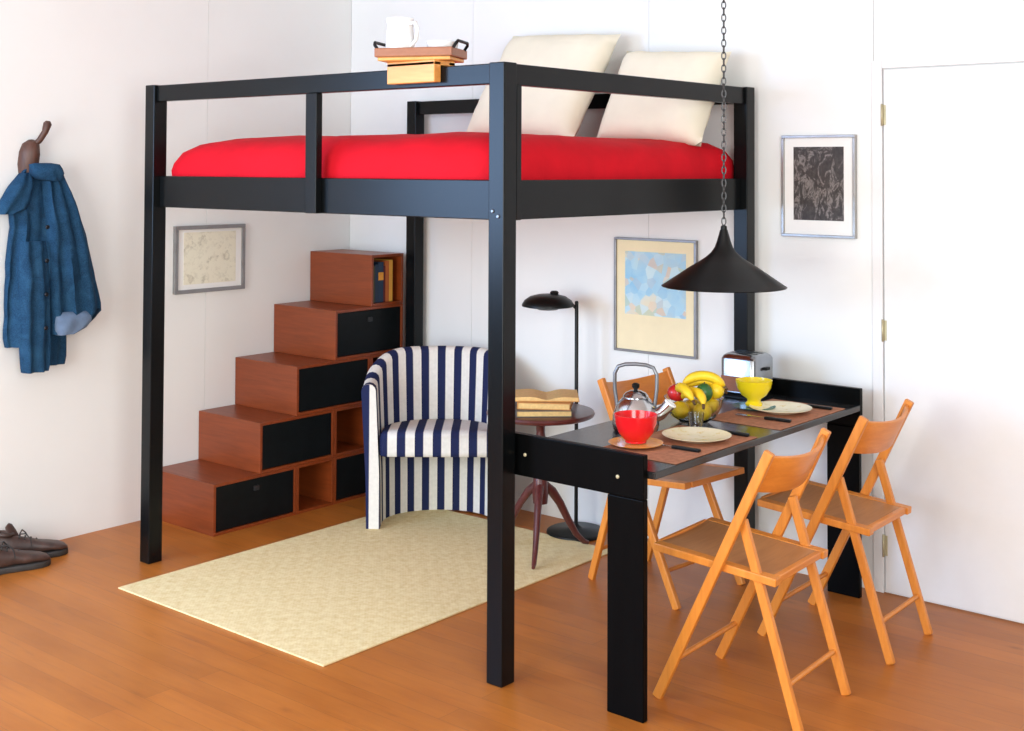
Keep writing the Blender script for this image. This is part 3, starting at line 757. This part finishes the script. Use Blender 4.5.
MB().tube([(-.064,0,.080),(-.072,0,.14),(-.072,0,.190),(-.060,0,.214),(-.035,0,.222),(0,0,.224),(.035,0,.222),(.060,0,.214),(.072,0,.190),(.072,0,.14),(.064,0,.080)], .0065, 12).build('handle', 'dsteel', kt, smooth=60)

fb = tag(MB().lathe([(.035,0),(.05,.002),(.080,.022),(.098,.056),(.104,.086),(.1015,.086),(.095,.057),(.077,.0255),(.048,.006),(.01,.006)], seg=44).build('fruit_bowl', 'glass', smooth=50, loc=(.190, .815, TZ+.0005)), 'clear glass bowl heaped with fruit in the middle of the table', 'bowl')
FB = Vector((.190, .815, TZ))
def fruit(kind, label, c, r, mat, sz=1, rot=0, stem=True):
    t = thing(kind, label, kind, FB+Vector(c), rot, 'fruit in the glass bowl')
    MB().ball((0,0,0), r, 1, 1, sz, 20).build('flesh', mat, t, smooth=80)
    if stem: MB().tube([(0,0,r*sz*.9),(.002,0,r*sz*1.12)], .0025, 6).build('stem', 'stem', t)
fruit('lemon', 'yellow lemon low in the bowl, on the side nearest the red bowl', (-.030,-.040,.042), .033, 'lemon', .95)
fruit('lemon', 'yellow lemon low in the bowl, on the side nearest the plates', (.042,-.012,.042), .033, 'lemon', .95)
fruit('lemon', 'yellow lemon at the bottom back of the glass bowl', (-.025,.035,.042), .033, 'lemon', .95)
fruit('lemon', 'yellow lemon below the green avocado, facing the yellow bowl', (.035,.058,.052), .032, 'lemon', .95)
fruit('apple', 'red apple on the top of the fruit, next to the bananas', (-.062,-.012,.096), .034, 'apple', .9)
fruit('avocado', 'green avocado in the middle of the fruit heap', (.040,.004,.106), .030, 'avocado', 1.1)
fruit('lemon', 'yellow lemon at the top right of the heap beneath the bananas', (.058,.055,.108), .028, 'lemon', 1.0)
def banana(label, c, rz, tilt, bend=1):
    t = thing('banana', label, 'banana', FB+Vector(c), rz, 'fruit in the glass bowl', rot=(tilt, 0, rz))
    R = .095; pts, rad = [], []
    for i in range(15):
        a = (i/14-.5)*1.75; pts.append((R*math.sin(a), 0, bend*(R*math.cos(a)-R)))
        rad.append(.0175*(1-abs(2*i/14-1)**4*.75))
    MB().tube(pts, rad, 8).build('skin', 'banana', t, smooth=70)
    a = .5*1.75; e = Vector((R*math.sin(a), 0, bend*(R*math.cos(a)-R)))
    MB().tube([e, e+Vector((.010,0,-.013*bend))], [.006,.005], 6).build('stem', 'stem', t)
banana('yellow banana arching over the very top of the fruit', (.022,.030,.160), math.radians(28), .05)
banana('yellow banana just below the topmost banana', (.012,.046,.141), math.radians(34), .25)
banana('yellow banana hanging over the bowl side nearest the kettle', (-.012,-.055,.125), math.radians(-38), .35)
banana('yellow banana leaning in front of the avocado', (.030,-.036,.112), math.radians(-25), -.5)

gl = tag(MB().lathe([(.020,0),(.022,.003),(.027,.055),(.0255,.055),(.0205,.006),(.005,.006)], seg=28).build('drinking_glass', 'glass', smooth=40, loc=(.270, .700, ZM)), 'small clear drinking glass between the front plate and fruit bowl', 'glass')

ts = thing('toaster', 'chrome two-slot toaster at the far end of the table', 'toaster', (.066, 1.412, TZ+.0005), 0)
def slab(hx, hy, z0, z1, r, ins=.006):
    mb = MB(); rs = []
    for z, k in ((z0, ins), (z0+ins, 0), (z1-.02, 0), (z1-.008, .006), (z1, .018)):
        rs.append([Vector((x, y, z)) for x, y in rrect(hx-k, hy-k, r, 5)])
    mb.rings(rs); return mb
slab(.078, .080, .012, .165, .022).build('body', 'tsteel', ts, smooth=45)
slab(.080, .082, .0, .014, .022, .002).build('foot_plinth', 'blackmetal', ts, smooth=45)
for y in (-.022, .022):
    MB().box(-.058, .058, y-.010, y+.010, .163, .1658).build('slot', 'blackmetal', ts)
MB().box(-.070, .020, -.0825, -.0795, .022, .080).build('brown_reflection', 'traywood', ts, .001)  # brown patch painted in for a reflection on the steel front
lv = MB(); lv.box(.076, .094, -.016, .016, .105, .117); lv.build('lever', 'blackmetal', ts, .003)
MB().lathe([(.012,0),(.012,.010),(.008,.012)], seg=16, mtx=Matrix.Translation((.078,.0,.055)) @ Matrix.Rotation(PI/2, 4, 'Y')).build('dial', 'blackmetal', ts, smooth=50)

# ------------------------------------------------------------------ pendant lamp on a chain
LX, LY_ = .203, 1.0
pl = thing('pendant_lamp', 'black metal witch-hat pendant lamp hanging on a chain over the table', 'lamp', (LX, LY_, 1.186))
prof = [(.231,0),(.233,.003),(.226,.007),(.181,.038),(.129,.074),(.092,.097),(.068,.113),(.047,.132),(.034,.152),(.026,.174),(.020,.196),(.014,.218)]
inn = [(.011,.214),(.017,.193),(.023,.171),(.031,.149),(.044,.128),(.065,.109),(.090,.092),(.127,.069),(.179,.033),(.228,.003)]
prof = [(r_*.97, z_*.95) for r_, z_ in prof]; inn = [(r_*.97, z_*.95) for r_, z_ in inn]
MB().lathe(prof+inn, seg=56, cap0=False, cap1=False).build('lamp_shade', 'blackmetal', pl, smooth=35)
MB().lathe([(.010,.200),(.012,.210),(.011,.220),(.006,.224)], seg=16).build('cap', 'blackmetal', pl, smooth=40)
MB().ball((0,0,.050), .028, 1, 1, 1.25, 16).lathe([(.014,.075),(.015,.10),(.013,.19)], seg=16).build('bulb', 'bulb', pl, smooth=60)
cn = MB(); z = .226; i = 0; top_ = CEIL-1.186-.03
while z < top_:
    cn.torus((0,0,z+.012), .0075, .0024, Vector((.767,.642,0)) if i % 2 else Vector((-.642,.767,0)), 14, 6, 1.9, Vector((0,0,1))); z += .0232; i += 1
cn.build('chain', 'chainmetal', pl, smooth=60)
MB().lathe([(.008,top_-.006),(.045,top_+.010),(.050,top_+.0295)], seg=28).build('ceiling_rose', 'blackmetal', pl, smooth=50)

# ------------------------------------------------------------------ light
wd = bpy.data.worlds.new('World'); S.world = wd; wd.use_nodes = True
bg = wd.node_tree.nodes['Background']; bg.inputs[0].default_value = (.965, 1, .99, 1); bg.inputs[1].default_value = .5
def area(name, loc, target, sx, sy, power, colr):
    l = bpy.data.lights.new(name, 'AREA'); l.shape = 'RECTANGLE'; l.size = sx; l.size_y = sy; l.energy = power; l.color = colr
    o = bpy.data.objects.new(name, l); COL.objects.link(o); o.location = loc
    o.rotation_euler = (Vector(target)-Vector(loc)).to_track_quat('-Z', 'Y').to_euler(); return o
area('key_area_light', (3.9, -3.1, 1.9), (-1.6, .4, .9), 1.8, 1.8, 210, (.94, .99, 1))  # soft key light added out of view at right, balancing wall brightness
area('front_fill_light', (.0, -4.45, 1.35), (-1.2, 1.0, .8), 2.6, 2.0, 215, (.95, 1, 1))  # unseen fill light, added to brighten the area under the bed
area('left_window_light', (-2.4, -2.9, 1.75), (0, -.6, 1.5), 1.4, 1.4, 150, (.40, .62, 1))

# ------------------------------------------------------------------ camera
cd = bpy.data.cameras.new('Camera'); cam = bpy.data.objects.new('Camera', cd); COL.objects.link(cam)
yaw, pitch, roll, F = -.6967, .0277, .0041, 1264.17
fw = Vector((math.sin(yaw)*math.cos(pitch), math.cos(yaw)*math.cos(pitch), math.sin(pitch)))
r = Vector((math.cos(yaw), -math.sin(yaw), 0)); u = r.cross(fw)
r2 = r*math.cos(roll) + u*math.sin(roll); u2 = u*math.cos(roll) - r*math.sin(roll)
mx = Matrix((r2, u2, -fw)).transposed().to_4x4(); mx.translation = (2.5667, -3.0282, 1.6142)
cam.matrix_world = mx
cd.sensor_fit = 'HORIZONTAL'; cd.sensor_width = 36; cd.lens = F/1024*36; cd.shift_x = 0; cd.shift_y = -(365.5-133.12)/1024
cd.clip_start = .05
S.camera = cam
S.view_settings.view_transform = 'Standard'; S.view_settings.look = 'None'
S.view_settings.exposure = -0.47; S.view_settings.gamma = 1; S.view_settings.use_curve_mapping = False
S.cycles.use_denoising = True
S.cycles.max_bounces = 8
